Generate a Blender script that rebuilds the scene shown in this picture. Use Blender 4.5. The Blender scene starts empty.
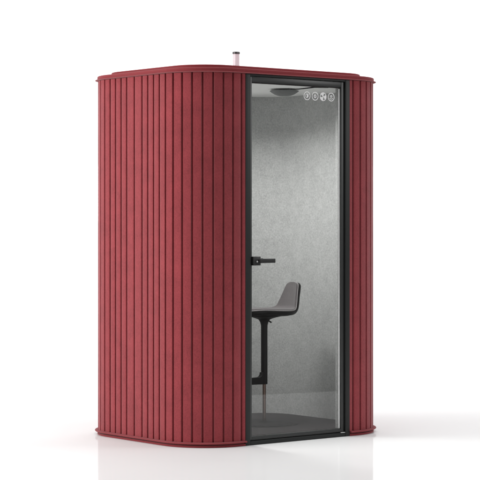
import bpy, bmesh, math, random
from mathutils import Vector, Matrix
PI = math.pi
SC = bpy.context.scene
COL = SC.collection

# ------------------------------------------------------------------ measured plan of the booth
W, L, R = 1.5716, 1.2085, 0.3121          # width, depth, corner radius (front face on y = 0)
P, Q = W - 2 * R, L - 2 * R
ARC = R * PI / 2
JAMB = 0.413                               # half width of the door frame
A = 0.67395                                # angle between view axis and the booth's depth axis
CAM = Vector((-7.4373, -8.7439, 1.3215))
RIGHT = Vector((math.cos(A), -math.sin(A), 0)); FWD = Vector((math.sin(A), math.cos(A), 0))


# ------------------------------------------------------------------ materials
def new_mat(name):
    m = bpy.data.materials.new(name); m.use_nodes = True
    nt = m.node_tree; b = nt.nodes['Principled BSDF']
    return m, nt, b


def noise(nt, scale, detail=4, rough=.6, vec=None):
    n = nt.nodes.new('ShaderNodeTexNoise'); n.inputs['Scale'].default_value = scale
    n.inputs['Detail'].default_value = detail; n.inputs['Roughness'].default_value = rough
    if vec: nt.links.new(vec, n.inputs['Vector'])
    return n


def coords(nt, scale=(1, 1, 1)):
    tc = nt.nodes.new('ShaderNodeTexCoord'); mp = nt.nodes.new('ShaderNodeMapping')
    mp.inputs['Scale'].default_value = scale
    nt.links.new(tc.outputs['Object'], mp.inputs['Vector'])
    return mp.outputs['Vector']


def ramp(nt, src, stops):
    r = nt.nodes.new('ShaderNodeValToRGB')
    while len(r.color_ramp.elements) < len(stops): r.color_ramp.elements.new(.5)
    for e, (p, c) in zip(r.color_ramp.elements, stops):
        e.position = p; e.color = (*c, 1)
    nt.links.new(src, r.inputs['Fac'])
    return r


def felt(name, col, var=.12, sheen=.3, big=9, fine=420, bump=.25, mid=110, wts=(.3, .45, .25)):
    """pressed fibre felt: faint clouds, visible mottled grain and fine fibre noise"""
    m, nt, b = new_mat(name)
    v = coords(nt)
    n1 = noise(nt, big, 5, .6, v); n2 = noise(nt, mid, 4, .75, v); n3 = noise(nt, fine, 2, .6, v)
    acc = None
    for n, w in zip((n1, n2, n3), wts):
        mx = nt.nodes.new('ShaderNodeMath'); mx.operation = 'MULTIPLY_ADD'
        mx.inputs[1].default_value = w; mx.inputs[2].default_value = 0
        nt.links.new(n.outputs['Fac'], mx.inputs[0])
        if acc: nt.links.new(acc.outputs[0], mx.inputs[2])
        acc = mx
    lo = tuple(c * (1 - var) for c in col); hi = tuple(min(1, c * (1 + var)) for c in col)
    r = ramp(nt, acc.outputs[0], [(.38, lo), (.5, col), (.62, hi)])
    nt.links.new(r.outputs['Color'], b.inputs['Base Color'])
    b.inputs['Roughness'].default_value = .92
    b.inputs['Specular IOR Level'].default_value = .15
    b.inputs['Sheen Weight'].default_value = sheen
    b.inputs['Sheen Roughness'].default_value = .5
    bp = nt.nodes.new('ShaderNodeBump'); bp.inputs['Strength'].default_value = bump
    bp.inputs['Distance'].default_value = .003
    nt.links.new(n2.outputs['Fac'], bp.inputs['Height'])
    nt.links.new(bp.outputs['Normal'], b.inputs['Normal'])
    return m


def plain(name, col, rough=.5, metal=0., spec=.5, var=.06, scale=60, bump=.0):
    m, nt, b = new_mat(name)
    v = coords(nt); n = noise(nt, scale, 4, .6, v)
    lo = tuple(c * (1 - var) for c in col); hi = tuple(min(1, c * (1 + var)) for c in col)
    r = ramp(nt, n.outputs['Fac'], [(.35, lo), (.65, hi)])
    nt.links.new(r.outputs['Color'], b.inputs['Base Color'])
    b.inputs['Roughness'].default_value = rough
    b.inputs['Metallic'].default_value = metal
    b.inputs['Specular IOR Level'].default_value = spec
    if bump:
        bp = nt.nodes.new('ShaderNodeBump'); bp.inputs['Strength'].default_value = bump
        bp.inputs['Distance'].default_value = .001
        nt.links.new(n.outputs['Fac'], bp.inputs['Height']); nt.links.new(bp.outputs['Normal'], b.inputs['Normal'])
    return m


M = {}
M['red'] = felt('red_felt', (.278, .042, .050), var=.24, sheen=.27, bump=.4)
M['red_trim'] = felt('red_trim', (.250, .036, .043), var=.10, sheen=.2)
M['grey_felt'] = felt('grey_felt', (.475, .478, .472), var=.22, sheen=.1, big=14, fine=300, mid=95, wts=(.2, .55, .25), bump=.4)
M['carpet'] = felt('carpet', (.022, .0180, .0183), var=.3, sheen=.02, big=60, fine=500, bump=.5)
M['ceiling'] = plain('ceiling_white', (.88, .88, .87), rough=.7, var=.02)
M['frame'] = plain('powder_coat', (.015, .0165, .0163), rough=.5, spec=.3, var=.12, scale=300, bump=.08)
M['leaf'] = plain('door_coat', (.026, .028, .0277), rough=.42, spec=.5, var=.12, scale=300, bump=.08)
M['gasket'] = plain('gasket_rubber', (.012, .009, .009), rough=.7)
M['pale_edge'] = plain('pale_strip', (.80, .81, .80), rough=.35)
M['icon'] = plain('white_print', (.92, .92, .92), rough=.5, var=.01)
M['black'] = plain('black_plastic', (.012, .012, .012), rough=.45)
M['lamp'] = plain('lamp_grey', (.15, .155, .155), rough=.55)
M['shell'] = plain('stool_shell', (.007, .0055, .0055), rough=.5, spec=.25)
M['cushion'] = felt('stool_fabric', (.115, .104, .106), var=.12, sheen=.3, big=30, fine=600)
M['piping'] = plain('stool_piping', (.27, .255, .255), rough=.8)
M['stool_base'] = plain('stool_base', (.004, .0025, .0022), rough=.7, spec=.1)
M['chrome'] = plain('chrome', (.22, .15, .125), rough=.22, metal=1., var=.02)
M['steel'] = plain('steel_dot', (.75, .75, .75), rough=.4, metal=.3, var=.02)
M['tube'] = plain('pink_tube', (.95, .88, .93), rough=.25, var=.02)
M['cap'] = plain('tube_cap', (.075, .07, .075), rough=.3, metal=.4)
M['slab'] = plain('base_slab', (.05, .05, .05), rough=.8)


def glass_mat():
    m = bpy.data.materials.new('clear_glass'); m.use_nodes = True
    nt = m.node_tree; nt.nodes.clear()
    o = nt.nodes.new('ShaderNodeOutputMaterial'); mix = nt.nodes.new('ShaderNodeMixShader')
    t = nt.nodes.new('ShaderNodeBsdfTransparent'); t.inputs['Color'].default_value = (.965, .972, .970, 1)
    g = nt.nodes.new('ShaderNodeBsdfGlossy'); g.inputs['Roughness'].default_value = .012
    f = nt.nodes.new('ShaderNodeFresnel')
    # the pane does not bend the ray, so its far face uses the inverse index to reflect like its near face
    ge = nt.nodes.new('ShaderNodeNewGeometry'); io = nt.nodes.new('ShaderNodeMapRange')
    io.inputs['To Min'].default_value = 1.5; io.inputs['To Max'].default_value = 1 / 1.5
    nt.links.new(ge.outputs['Backfacing'], io.inputs['Value']); nt.links.new(io.outputs['Result'], f.inputs['IOR'])
    # a very faint streaking of the polish
    v = coords(nt, (3, 3, .4)); n = noise(nt, 6, 2, .5, v)
    r = ramp(nt, n.outputs['Fac'], [(.3, (.010,) * 3), (.7, (.018,) * 3)])
    nt.links.new(r.outputs['Color'], g.inputs['Roughness'])
    nt.links.new(f.outputs[0], mix.inputs[0]); nt.links.new(t.outputs[0], mix.inputs[1])
    nt.links.new(g.outputs[0], mix.inputs[2]); nt.links.new(mix.outputs[0], o.inputs['Surface'])
    return m


M['glass'] = glass_mat()


def floor_mat():
    m = bpy.data.materials.new('white_gloss_floor'); m.use_nodes = True
    nt = m.node_tree; nt.nodes.clear()
    o = nt.nodes.new('ShaderNodeOutputMaterial'); mix = nt.nodes.new('ShaderNodeMixShader')
    d = nt.nodes.new('ShaderNodeBsdfDiffuse'); g = nt.nodes.new('ShaderNodeBsdfGlossy')
    v = coords(nt); n = noise(nt, 1.3, 4, .6, v)
    r = ramp(nt, n.outputs['Fac'], [(.3, (.86, .86, .862)), (.7, (.875, .875, .877))])
    nt.links.new(r.outputs['Color'], d.inputs['Color'])
    r2 = ramp(nt, noise(nt, 5, 5, .65, v).outputs['Fac'], [(.3, (.06,) * 3), (.7, (.09,) * 3)])
    nt.links.new(r2.outputs['Color'], g.inputs['Roughness'])
    mix.inputs[0].default_value = .15
    nt.links.new(d.outputs[0], mix.inputs[1]); nt.links.new(g.outputs[0], mix.inputs[2])
    nt.links.new(mix.outputs[0], o.inputs['Surface'])
    return m


M['floor'] = floor_mat()


# ------------------------------------------------------------------ object helpers
def finish(name, bm, mat, parent=None, angle=35):
    bmesh.ops.recalc_face_normals(bm, faces=bm.faces)
    me = bpy.data.meshes.new(name); bm.to_mesh(me); bm.free()
    for p in me.polygons: p.use_smooth = True
    me.set_sharp_from_angle(angle=math.radians(angle))
    me.materials.append(mat)
    o = bpy.data.objects.new(name, me); COL.objects.link(o)
    if parent:
        o.parent = parent
        base = Vector((0, 0, 0)); q = parent
        while q: base += q.location; q = q.parent
        o.location = -base + Vector((0, 0, 0))
    return o


def empty(name, loc, label, cat):
    o = bpy.data.objects.new(name, None); COL.objects.link(o); o.location = loc
    o.empty_display_size = .2; o['label'] = label; o['category'] = cat
    return o


def box(bm, x0, x1, y0, y1, z0, z1, bev=.0, seg=2):
    vs = [bm.verts.new((x, y, z)) for x in (x0, x1) for y in (y0, y1) for z in (z0, z1)]
    F = [(0, 1, 3, 2), (4, 6, 7, 5), (0, 4, 5, 1), (2, 3, 7, 6), (0, 2, 6, 4), (1, 5, 7, 3)]
    fs = [bm.faces.new([vs[i] for i in f]) for f in F]
    if bev:
        es = list({e for f in fs for e in f.edges})
        bmesh.ops.bevel(bm, geom=es, offset=bev, segments=seg, affect='EDGES', profile=.5)


def lathe(bm, prof, cx, cy, n=64, ax=None):
    """prof: (r, z) list, closed at r = 0 ends"""
    rings = []
    for r, z in prof:
        if r < 1e-6: rings.append([bm.verts.new((cx, cy, z))])
        else: rings.append([bm.verts.new((cx + r * math.cos(2 * PI * k / n), cy + r * math.sin(2 * PI * k / n), z)) for k in range(n)])
    for a, b in zip(rings, rings[1:]):
        for k in range(n):
            k2 = (k + 1) % n
            if len(a) == 1 and len(b) == 1: continue
            if len(a) == 1: bm.faces.new((a[0], b[k], b[k2]))
            elif len(b) == 1: bm.faces.new((a[k], b[0], a[k2]))
            else: bm.faces.new((a[k], b[k], b[k2], a[k2]))


def tube(bm, pts, r, n=12, closed=False):
    pts = [Vector(p) for p in pts]; rings = []
    N = len(pts); prev = None
    for i, p in enumerate(pts):
        a = pts[(i - 1) % N] if (closed or i) else p; b = pts[(i + 1) % N] if (closed or i < N - 1) else p
        t = (b - a).normalized()
        if prev is None:
            up = Vector((0, 0, 1)) if abs(t.z) < .9 else Vector((1, 0, 0))
            prev = t.cross(up).normalized()
        s = (prev - t * prev.dot(t)).normalized(); prev = s; w = t.cross(s)
        rr = r(i / (N - 1)) if callable(r) else r
        rings.append([bm.verts.new(p + s * rr * math.cos(2 * PI * k / n) + w * rr * math.sin(2 * PI * k / n)) for k in range(n)])
    rng = range(N) if closed else range(N - 1)
    for i in rng:
        a, b = rings[i], rings[(i + 1) % N]
        for k in range(n): bm.faces.new((a[k], a[(k + 1) % n], b[(k + 1) % n], b[k]))
    if not closed:
        bm.faces.new(rings[0]); bm.faces.new(rings[-1][::-1])


# ---- position on the booth's outline.  s = 0 at the start of the front flat (x = -P/2); negative s runs
#      round the left side to the back; off > 0 is outwards.
HALF = 2 * ARC + Q + P / 2                 # from s = 0 back to the middle of the back wall


def outline(s, off=0.):
    if s >= 0: return Vector((-P / 2 + s, -off, 0))
    s = -s
    if s <= ARC:
        t = s / R; return Vector((-P / 2 - (R + off) * math.sin(t), R - (R + off) * math.cos(t), 0))
    s -= ARC
    if s <= Q: return Vector((-W / 2 - off, R + s, 0))
    s -= Q
    if s <= ARC:
        t = s / R; return Vector((-P / 2 - (R + off) * math.cos(t), R + Q + (R + off) * math.sin(t), 0))
    s -= ARC
    return Vector((-P / 2 + s, L + off, 0))


def mirror(v): return Vector((-v.x, v.y, v.z))


def path_samples(extra=()):
    """(s values) from the left door jamb round to the middle of the back"""
    s0 = P / 2 - JAMB
    vals = {s0, 0., -ARC, -ARC - Q, -2 * ARC - Q, -HALF}
    for k in range(1, 24):
        vals.add(-ARC * k / 24); vals.add(-ARC - Q - ARC * k / 24)
    vals |= set(extra)
    return sorted(vals, reverse=True)


def sweep(bm, prof, closed=True, ends=True, full=False):
    """sweep a closed (off, z) polygon along the outline: open at the door, or all the way round"""
    half = path_samples()
    if full: half = [P / 2] + half
    ring_of = lambda f: [bm.verts.new(v) for v in f]
    L1 = [[outline(s, o) + Vector((0, 0, z)) for o, z in prof] for s in half]
    L2 = [[mirror(v) for v in r] for r in reversed(L1[:-1])]
    rings = L1 + L2
    if full: rings = rings[:-1]
    rings = [ring_of(r) for r in rings]
    n = len(prof); N = len(rings)
    for i in range(N if full else N - 1):
        a, b = rings[i], rings[(i + 1) % N]
        for k in range(n):
            bm.faces.new((a[k], a[(k + 1) % n], b[(k + 1) % n], b[k]))
    if not full:
        bm.faces.new(rings[0]); bm.faces.new(rings[-1][::-1])


def plan_loop(off):
    half = [P / 2] + path_samples()
    l1 = [outline(s, off) for s in half]
    return l1 + [mirror(v) for v in reversed(l1[:-1])][:-1]


def slab(bm, off, z0, z1, bev=0.):
    """solid of the booth's plan with a rounded upper edge"""
    lv = [(off, z0), (off, z1 - bev)] + ([(off - bev * (1 - math.cos(t)), z1 - bev + bev * math.sin(t)) for t in (PI / 6, PI / 3, PI / 2)] if bev else [])
    rings = [[bm.verts.new(v + Vector((0, 0, z))) for v in plan_loop(o)] for o, z in lv]
    n = len(rings[0])
    for a, b in zip(rings, rings[1:]):
        for k in range(n): bm.faces.new((a[k], a[(k + 1) % n], b[(k + 1) % n], b[k]))
    bm.faces.new(rings[0][::-1]); bm.faces.new(rings[-1])


# ------------------------------------------------------------------ the booth
booth = empty('phone_booth', (0, .6, 0),
              'dark red ribbed felt phone booth with rounded corners and a black framed glass door', 'phone booth')

# ribbed outer wall: strips parted by narrow grooves, two wider strips mid way along each side
g_half = [.0322 - .0627 * k for k in range(9)] + [-.5295, -.5875, -.6465, -.7055]
mid = -.785
grooves = g_half + [mid] + [2 * mid - g for g in reversed(g_half)]
s = grooves[-1] - .0627
while s > -HALF + .02: grooves.append(s); s -= .0627
grooves.append(-HALF)
Z0, Z1 = .031, 2.199
GW, GD = .0058, .0135


def wall_profile():
    pts = []                                # (s, off)
    s0 = P / 2 - JAMB
    pts.append((s0, 0.))
    cur = s0
    for g in grooves:
        a, b = cur, g + GW + .0022
        n = max(1, int((a - b) / .012))
        for k in range(1, n): pts.append((a + (b - a) * k / n, 0.))
        pts += [(b, 0.), (g + GW + .0006, -.0009), (g + GW, -.0032), (g + GW - .0006, -GD)]
        if g > -HALF + 1e-6:
            pts += [(g - GW + .0006, -GD), (g - GW, -.0032), (g - GW - .0006, -.0009), (g - GW - .0022, 0.)]
            cur = g - GW - .0022
        else:
            pts.append((g, -GD))
    return pts


bm = bmesh.new()
prof = wall_profile()
o1 = [outline(s, o) for s, o in prof]; i1 = [outline(s, -.042) for s, o in prof]
oo = o1 + [mirror(v) for v in reversed(o1[:-1])]; ii = i1 + [mirror(v) for v in reversed(i1[:-1])]
up = lambda v, z: bm.verts.new((v.x, v.y, z))
ob, ot, ib, it = [[up(v, z) for v in l] for l, z in ((oo, Z0), (oo, Z1), (ii, Z0), (ii, Z1))]
for k in range(len(oo) - 1):
    bm.faces.new((ob[k], ob[k + 1], ot[k + 1], ot[k])); bm.faces.new((ib[k], it[k], it[k + 1], ib[k + 1]))
    bm.faces.new((ot[k], ot[k + 1], it[k + 1], it[k])); bm.faces.new((ob[k], ib[k], ib[k + 1], ob[k + 1]))
for k in (0, -1): bm.faces.new((ob[k], ot[k], it[k], ib[k]))
finish('outer_wall', bm, M['red'], booth, 30)

# plinth with its thin projecting lip
bm = bmesh.new()
sweep(bm, [(-.06, .0), (.001, .0), (.003, .002), (.003, .010), (.001, .012), (-.010, .0125), (-.010, .0195), (.013, .020), (.0175, .0215), (.0195, .0250), (.0175, .0285), (.013, .0305), (-.06, .0308)])
finish('plinth', bm, M['red_trim'], booth)

# roof: lip and low cap, then a smaller raised layer
roof_bm = bmesh.new()
zt = 2.1995
sweep(roof_bm, [(-.12, zt), (.012, zt + .0010), (.0165, zt + .0020), (.0182, zt + .0038), (.0165, zt + .0056), (.012, zt + .0066), (.0045, zt + .0070), (.0045, zt + .0235), (.0035, zt + .0265), (.0005, zt + .0285), (-.12, zt + .0285)], full=True)
slab(roof_bm, -.119, zt + .001, zt + .0280)
roof = finish('roof', roof_bm, M['red_trim'], booth)
bm = bmesh.new(); slab(bm, -.084, zt + .0287, zt + .0520, .004)
finish('raised_panel', bm, M['red_trim'], roof)

# interior: grey felt lining, carpet floor, ceiling
IN = .086
bm = bmesh.new()
sj = P / 2 - .372
half = [sj] + [s for s in path_samples() if s < sj - 1e-4 and abs(s - (P / 2 - JAMB)) > 1e-6]
rin = [outline(s, -IN) for s in half]; rout = [outline(s, -.0435) for s in half]
rin[0] = Vector((-.372, IN, 0)); rout[0] = Vector((-.372, .0625, 0))
for q in range(1, len(half)):
    if rout[q].y < .0625 and rout[q].x > -.46: rout[q].y = .0625
rin += [mirror(v) for v in reversed(rin[:-1])]; rout += [mirror(v) for v in reversed(rout[:-1])]
ob, ot, ib, it = [[up(v, z) for v in l] for l, z in ((rout, .034), (rout, 2.168), (rin, .034), (rin, 2.168))]
for k in range(len(rin) - 1):
    bm.faces.new((ob[k], ob[k + 1], ot[k + 1], ot[k])); bm.faces.new((ib[k], it[k], it[k + 1], ib[k + 1]))
    bm.faces.new((ot[k], ot[k + 1], it[k + 1], it[k])); bm.faces.new((ob[k], ib[k], ib[k + 1], ob[k + 1]))
for k in (0, -1): bm.faces.new((ob[k], ot[k], it[k], ib[k]))
finish('lining', bm, M['grey_felt'], booth)

bm = bmesh.new(); slab(bm, -.0612, .002, .033); finish('base_slab', bm, M['slab'], booth)
bm = bmesh.new(); slab(bm, -IN - .001, .0335, .046, .002)
box(bm, -.3705, .3705, .0560, IN + .004, .0335, .0455)
finish('carpet', bm, M['carpet'], booth)
bm = bmesh.new(); slab(bm, -IN - .0015, 2.156, 2.192)
ceiling = finish('ceiling', bm, M['ceiling'], booth)

# shallow dark saucer under the ceiling, and an added lamp bar, out of view
LX, LY, LZ = .222, .400, 2.155
bm = bmesh.new()
lathe(bm, [(0, LZ), (.030, LZ), (.030, LZ - .006), (.086, LZ - .007), (.092, LZ - .010), (.091, LZ - .013), (.081, LZ - .021), (.063, LZ - .032), (.044, LZ - .039), (.037, LZ - .041), (.034, LZ - .040), (.034, LZ - .029), (0, LZ - .029)], LX, LY)
vent = finish('ceiling_vent', bm, M['lamp'], ceiling); vent['label'] = 'shallow dark grey saucer under the ceiling'
BAR = Vector((-.235, .62, 2.126)); TILT = -.05
bm = bmesh.new()
box(bm, -.078, .078, -.325, .325, .0025, .022, .002)
for sx in (-1, 1): box(bm, sx * .0745 - .0035, sx * .0745 + .0035, -.325, .325, -.006, .0028)
bmesh.ops.transform(bm, matrix=Matrix.Translation(BAR) @ Matrix.Rotation(TILT, 4, 'Y'), verts=bm.verts)
for sy in (-.2, .2): box(bm, BAR.x - .012, BAR.x + .0, BAR.y + sy - .012, BAR.y + sy + .012, 2.138, 2.1565)
finish('added_lamp_bar', bm, M['ceiling'], ceiling)

# door frame
FR0 = .0025
bm = bmesh.new()
box(bm, -JAMB + .0005, -.3765, -FR0, .062, .0, 2.1985, .002)
box(bm, .3765, JAMB - .0005, -FR0, .062, .0, 2.1985, .002)
box(bm, -.376, .376, -FR0 + .0005, .062, 2.1865, 2.1983, .002)
box(bm, -.376, .376, -FR0 + .0005, .0555, .0, .0245, .002)
frame = finish('door_frame', bm, M['frame'], booth)

# door leaf: black stiles and rails, pane, edge strip, handle, printed icons
DY0, DY1 = .008, .0335
DZ0, DZ1 = .0285, 2.1835
SX = .3735; SI = .349; SL = -.357; RB = 2.1515
bm = bmesh.new()
box(bm, -SX, SL, DY0, DY1, DZ0, DZ1, .0015)
box(bm, SI, SX, DY0, DY1, DZ0, DZ1, .0015)
box(bm, SL + .0003, SI - .0003, DY0 + .0004, DY1, RB, DZ1 - .0003, .0015)
box(bm, SL + .0003, SI - .0003, DY0 + .0004, DY1, DZ0 + .0003, .0500, .0015)
door = finish('door', bm, M['leaf'], booth)
GY0, GY1 = .020, .030
bm = bmesh.new(); box(bm, SL + .0005, SI - .0005, GY0, GY1, .0503, RB - .0003); finish('glass_pane', bm, M['glass'], door)
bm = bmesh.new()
box(bm, SI - .0130, SI - .0004, GY0 - .0018, GY0 - .0004, .0506, RB - .009, .0004)  # pale strip down the right edge of the pane
sl = finish('edge_strip', bm, M['pale_edge'], door); sl['label'] = 'pale vertical strip along the glass edge'
bm = bmesh.new()
box(bm, SL + .0005, SI - .0005, GY0 - .006, GY0 - .0005, RB - .0065, RB - .0003, .001)
finish('gasket', bm, M['gasket'], door)

HZ = 1.0905
for ya, yb, y1, y2, y3, y4 in ((-.014, GY0 - .0005, -.038, -.026, -.027, -.0135), (GY1 + .0005, .064, .076, .088, .0635, .077)):
    bm = bmesh.new(); box(bm, -.362, -.3065, ya, yb, HZ - .0265, HZ + .0265, .003)
    finish('lock_case', bm, M['black'], door)
    bm = bmesh.new()
    box(bm, -.327, -.212, y1, y2, HZ - .0120, HZ + .0140, .003)
    box(bm, -.326, -.308, min(y3, y4), max(y3, y4), HZ - .008, HZ + .009, .002)
    finish('lever_handle', bm, M['black'], door)
bm = bmesh.new()
m4 = Matrix.Translation((-.3345, -.0150, HZ - .003)) @ Matrix.Rotation(PI / 2, 4, 'X')
bmesh.ops.create_cone(bm, cap_ends=True, segments=24, radius1=.0052, radius2=.0052, depth=.004, matrix=m4)
finish('keyhole', bm, M['steel'], door)

IY = GY0 - .0009


def flat(bm, polys):
    """2-D polygons (x, z) printed on the pane, half a millimetre thick"""
    for pl in polys:
        a = [bm.verts.new((x, IY, z)) for x, z in pl]; b = [bm.verts.new((x, IY + .0006, z)) for x, z in pl]
        n = len(pl)
        bm.faces.new(a); bm.faces.new(b[::-1])
        for k in range(n): bm.faces.new((a[k], b[k], b[(k + 1) % n], a[(k + 1) % n]))


def sector(cx, cz, r0, r1, t0, t1, n=24):
    out = [(cx + r1 * math.cos(t0 + (t1 - t0) * k / n), cz + r1 * math.sin(t0 + (t1 - t0) * k / n)) for k in range(n + 1)]
    if r0 < 1e-6: return out + ([(cx, cz)] if abs(t1 - t0) < PI * 1.99 and abs(abs(t1 - t0) - PI) > .01 else [])
    return out + [(cx + r0 * math.cos(t0 + (t1 - t0) * k / n), cz + r0 * math.sin(t0 + (t1 - t0) * k / n)) for k in range(n, -1, -1)]


def ring(cx, cz, r0, r1): return [sector(cx, cz, r0, r1, 0, PI), sector(cx, cz, r0, r1, PI, 2 * PI)]


IZ = 2.0890; IR = .0265; 
IX = [.0835, .1480, .2130, .2785]
for k, cx in enumerate(IX):
    bm = bmesh.new(); pl = ring(cx, IZ, IR - .0046, IR)
    if k == 0:
        pl += [sector(cx - .001, IZ, 0, .0125, -PI / 2, PI / 2)] + [sector(cx - .001, IZ, .0095, .0125, PI / 2, 1.5 * PI)]
        lab = 'round white icon with a half filled disc'
    elif k == 1:
        pl += ring(cx, IZ, .0052, .0105)
        lab = 'round white icon of a ring within a ring'
    elif k == 2:
        for q in range(3):
            t = PI / 2 - .35 + q * 2 * PI / 3
            pl.append(sector(cx, IZ, .0035, IR - .0046, t, t + 1.35, 12))
        pl += ring(cx, IZ, .0, .0042) if False else [sector(cx, IZ, .0001, .0040, 0, 2 * PI - .001)]
        lab = 'round white icon of a three bladed fan'
    else:
        pl += ring(cx, IZ + .0045, .0040, .0078)
        pl += [sector(cx, IZ + .004, .0150, .0185, 1.22 * PI, 1.78 * PI)]
        lab = 'round white icon of a person'
    flat(bm, pl)
    ic = finish('icon', bm, M['icon'], door); ic['label'] = lab

bm = bmesh.new(); box(bm, .338, .3715, -.0055, .0035, .0247, .0278, .0006)
pv = finish('pivot_plate', bm, M['steel'], frame); pv['label'] = 'small bright metal pivot plate at the foot of the door'

# door closer arm under the ceiling, inside the door head
bm = bmesh.new()
tube(bm, [(.005, .072, 2.1275), (.06, .072, 2.1315), (.12, .072, 2.139), (.19, .072, 2.149), (.30, .072, 2.1535)], lambda t: .0028 + .0025 * t, 10)
finish('door_closer', bm, M['black'], booth)

# vent tube on the roof
TX, TY = -.005, .600
bm = bmesh.new(); lathe(bm, [(0, 2.2525), (.0205, 2.2525), (.0205, 2.3775), (0, 2.3775)], TX, TY, 40)
tb = finish('roof_tube', bm, M['tube'], booth); tb['label'] = 'pale pink tube standing on the roof'
bm = bmesh.new(); lathe(bm, [(0, 2.3778), (.0225, 2.3778), (.0235, 2.379), (.0235, 2.389), (.0215, 2.3915), (0, 2.3925)], TX, TY, 40)
finish('tube_cap', bm, M['cap'], tb)

# ------------------------------------------------------------------ bar stool (faces -x)
SXP, SYP, FZ = .178, .545, .046
stool = empty('bar_stool', (SXP, SYP, FZ), 'dark bar stool with grey upholstered low back seat standing inside the glass door booth', 'bar stool')


def cat(pts, n):
    """Catmull-Rom through tuples"""
    out = []
    K = len(pts)
    for i in range(K - 1):
        p0, p1, p2, p3 = pts[max(i - 1, 0)], pts[i], pts[i + 1], pts[min(i + 2, K - 1)]
        for k in range(n):
            t = k / n
            out.append(tuple(.5 * (2 * b + (c - a) * t + (2 * a - 5 * b + 4 * c - d) * t * t + (3 * b - a - 3 * c + d) * t ** 3) for a, b, c, d in zip(p0, p1, p2, p3)))
    out.append(pts[-1]); return out


# rows across the seat: forward, height at the middle, half width, forward shift at the sides, lift at the sides
rows = cat([(.190, .758, .045, .0, .0), (.183, .762, .088, -.006, .0), (.155, .764, .130, -.006, .002), (.10, .763, .150, .0, .004), (.03, .758, .156, .0, .005),
            (-.06, .754, .154, .0, .005), (-.12, .753, .140, .002, .005), (-.165, .757, .118, .006, .005), (-.194, .773, .101, .008, .004), (-.212, .812, .088, .009, .003),
            (-.226, .855, .074, .008, .001), (-.238, .895, .063, .006, .0), (-.245, .920, .054, .004, -.002), (-.248, .931, .042, .002, -.003), (-.249, .936, .020, .0, .0)], 5)
NR = len(rows); NW = 17


def seat_surface(scale, lift):
    """grid of points; lift moves along the surface normal"""
    g = []
    for i, (f, z, hw, fs, lf) in enumerate(rows):
        a = rows[max(i - 1, 0)]; b = rows[min(i + 1, NR - 1)]
        df, dz = b[0] - a[0], b[1] - a[1]; ln = math.hypot(df, dz) or 1
        nf, nz = (-dz / ln, df / ln)                      # normal in the (forward, z) plane
        if nz < 0 and abs(nz) > abs(nf): nf, nz = -nf, -nz
        if df < 0: nf, nz = (dz / ln, -df / ln)
        row = []
        for k in range(NW):
            w = -1 + 2 * k / (NW - 1)
            ww = math.sin(w * PI / 2) * .35 + w * .65
            edge = lift
            row.append(Vector((SXP - (f + fs * w * w + nf * edge), SYP + hw * scale * ww, z + lf * w * w + nz * edge)))
        g.append(row)
    return g


def solid(bm, layers, trim=0):
    gs = []
    for sc, lf, tr in layers:
        g = seat_surface(sc, lf); g = g[tr:len(g) - tr] if tr else g
        gs.append([[bm.verts.new(p) for p in r] for r in g])
    for g in (gs[0], gs[-1]):
        for i in range(len(g) - 1):
            for k in range(NW - 1): bm.faces.new((g[i][k], g[i + 1][k], g[i + 1][k + 1], g[i][k + 1]))
    per = lambda g: [r[0] for r in g] + g[-1][1:-1] + [r[-1] for r in reversed(g)] + list(reversed(g[0][1:-1]))
    for a, b in zip(gs, gs[1:]):
        pa, pb = per(a), per(b); n = len(pa)
        for k in range(n): bm.faces.new((pa[k], pa[(k + 1) % n], pb[(k + 1) % n], pb[k]))


bm = bmesh.new(); solid(bm, [(.60, -.030, 0), (.86, -.025, 0), (.965, -.014, 0), (1.0, -.003, 0), (.985, .0, 0)]); finish('seat_shell', bm, M['shell'], stool, 60)
bm = bmesh.new(); solid(bm, [(.955, .0004, 1), (.975, .005, 1), (.965, .012, 1), (.90, .0165, 1)])
cushion = finish('seat_cushion', bm, M['cushion'], stool, 60)
bm = bmesh.new()
g = seat_surface(.972, .0045)[1:-1]
per = [r[0] for r in g] + g[-1][1:-1] + [r[-1] for r in reversed(g)] + list(reversed(g[0][1:-1]))
tube(bm, per, .0032, 8, True); finish('piping', bm, M['piping'], cushion, 60)

bm = bmesh.new()
lathe(bm, [(0, .735), (.110, .733), (.113, .730), (.106, .726), (.080, .720), (.055, .713), (.036, .705), (.026, .688), (.0215, .670), (.0208, .650), (.0208, .300), (.0195, .297), (0, .297)], SXP, SYP, 40)
finish('column', bm, M['shell'], stool, 45)
bm = bmesh.new(); lathe(bm, [(0, .2965), (.0110, .2965), (.0110, .0675), (0, .0675)], SXP, SYP, 32); finish('pole', bm, M['chrome'], stool)
bm = bmesh.new(); lathe(bm, [(0, FZ + .0005), (.212, FZ + .0005), (.215, FZ + .003), (.215, FZ + .006), (.211, FZ + .009), (.12, FZ + .0125), (.035, FZ + .016), (.022, FZ + .021), (0, FZ + .0212)], SXP, SYP, 72)
finish('base', bm, M['stool_base'], stool, 40)
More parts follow.
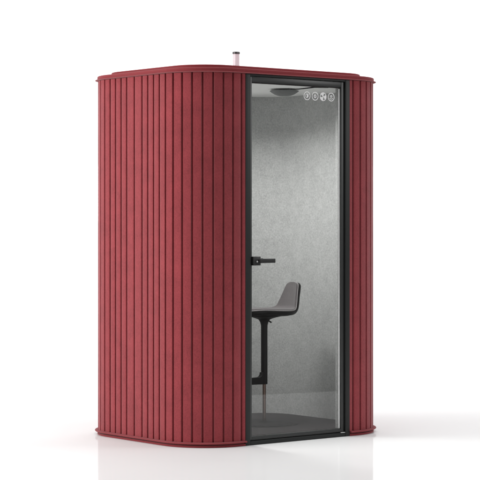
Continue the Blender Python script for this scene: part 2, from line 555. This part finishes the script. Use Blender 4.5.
# footrest: a deep arm with a filleted root and a cross bar
bm = bmesh.new()
side = [(.018, .297), (.10, .299), (.20, .303), (.206, .310), (.206, .335), (.20, .341), (.10, .341), (.050, .342), (.036, .346), (.027, .356), (.0235, .372), (.018, .372)]
for sgn in (1,):
    a = [bm.verts.new((SXP - f, SYP - .016, z)) for f, z in side]; b = [bm.verts.new((SXP - f, SYP + .016, z)) for f, z in side]
    bm.faces.new(a); bm.faces.new(b[::-1]); n = len(side)
    for k in range(n): bm.faces.new((a[k], a[(k + 1) % n], b[(k + 1) % n], b[k]))
tube(bm, [(SXP - .215, SYP - .085, .322), (SXP - .215, SYP, .322), (SXP - .215, SYP + .085, .322)], .016, 16)
finish('footrest', bm, M['shell'], stool)
bm = bmesh.new()
lv = Vector((RIGHT.x, RIGHT.y, 0))
p0 = Vector((SXP, SYP, .700))
tube(bm, [p0 + lv * .015, p0 + lv * .030 + Vector((0, 0, -.004)), p0 + lv * .046 + Vector((0, 0, -.014))], .0055, 10)
finish('height_lever', bm, M['black'], stool)

# ------------------------------------------------------------------ white studio floor, sweeping up behind
bm = bmesh.new()
cols = [-9 + 18 * k / 60 for k in range(61)]
BACK, RAD, TOP = 19.0, 3.0, 7.5


def c2w(x, d, z): return CAM.xy.to_3d() + RIGHT * x + FWD * d + Vector((0, 0, z))


grid = []
for x in cols:
    front = 10.60 + (x - 3.22) * .78 / .656
    front = min(max(front, 7.2), 12.6)
    col = [c2w(x, front + (BACK - front) * k / 24, 0) for k in range(25)]
    col += [c2w(x, BACK + RAD * math.sin(t), RAD - RAD * math.cos(t)) for t in [PI / 2 * k / 20 for k in range(1, 21)]]
    col += [c2w(x, BACK + RAD, RAD + (TOP - RAD) * k / 4) for k in range(1, 5)]
    grid.append([bm.verts.new(p) for p in col])
for a, b in zip(grid, grid[1:]):
    for k in range(len(a) - 1): bm.faces.new((a[k], b[k], b[k + 1], a[k + 1]))
fl = finish('floor', bm, M['floor']); fl['kind'] = 'structure'
fl['label'] = 'glossy white studio floor sweeping up into a white backdrop'


# ------------------------------------------------------------------ light
def area(name, loc, target, sx, sy, power, col=(1, 1, 1)):
    l = bpy.data.lights.new(name, 'AREA'); l.shape = 'RECTANGLE'; l.size = sx; l.size_y = sy; l.energy = power; l.color = col
    o = bpy.data.objects.new(name, l); COL.objects.link(o); o.location = loc
    d = Vector(target) - Vector(loc); o.rotation_euler = d.to_track_quat('-Z', 'Y').to_euler()
    return o


area('key_light', (-5.2, 2.0, 2.4), (-.7, .6, 1.2), 4.6, 3.8, 275, (1, .985, .97))
area('top_light', c2w(0, 12.5, 6.2), c2w(0, 12.5, 0), 9, 7, 350)
area('backdrop_light', c2w(0, 18.4, 6.4), c2w(0, 22.0, 2.4), 14, 2, 1000)
area('front_light', (0., -7.0, 2.3), (0, 0, 1.1), 2.6, 2.2, 64)
area('side_light', (5.0, -4.5, 4.0), (0, 0, 1.2), 2.4, 2.4, 120)
def lamp(name, loc, shape, sx, sy, power, spread, tilt=0.):
    l = bpy.data.lights.new(name, 'AREA'); l.shape = shape; l.size = sx; l.size_y = sy; l.energy = power
    l.color = (1, .995, .985); l.spread = math.radians(spread)
    o = bpy.data.objects.new(name, l); COL.objects.link(o); o.location = loc; o.rotation_euler = (0, tilt, 0)


lamp('added_bar_light', BAR, 'RECTANGLE', .13, .62, 17.0, 150, TILT)  # added light out of view, brightens the inside walls
lamp('added_saucer_light', (LX, LY, LZ - .0345), 'DISK', .038, .038, 2.2, 150)  # added light hidden in the saucer, thins the stool's wall shadow

w = bpy.data.worlds.new('World'); SC.world = w; w.use_nodes = True
bg = w.node_tree.nodes['Background']; bg.inputs['Color'].default_value = (1, 1, 1, 1); bg.inputs['Strength'].default_value = .10

# ------------------------------------------------------------------ camera
cd = bpy.data.cameras.new('camera'); cam = bpy.data.objects.new('camera', cd); COL.objects.link(cam)
cam.location = CAM; cam.rotation_euler = (PI / 2, 0, -A)
cd.sensor_width = 36; cd.lens = 1899.17 / 480 * 36; cd.shift_y = -17.92 / 480; cd.clip_end = 200
SC.camera = cam
SC.view_settings.view_transform = 'Standard'; SC.view_settings.look = 'None'
SC.view_settings.exposure = 0.; SC.view_settings.gamma = 1
SC.render.resolution_x = SC.render.resolution_y = 1024
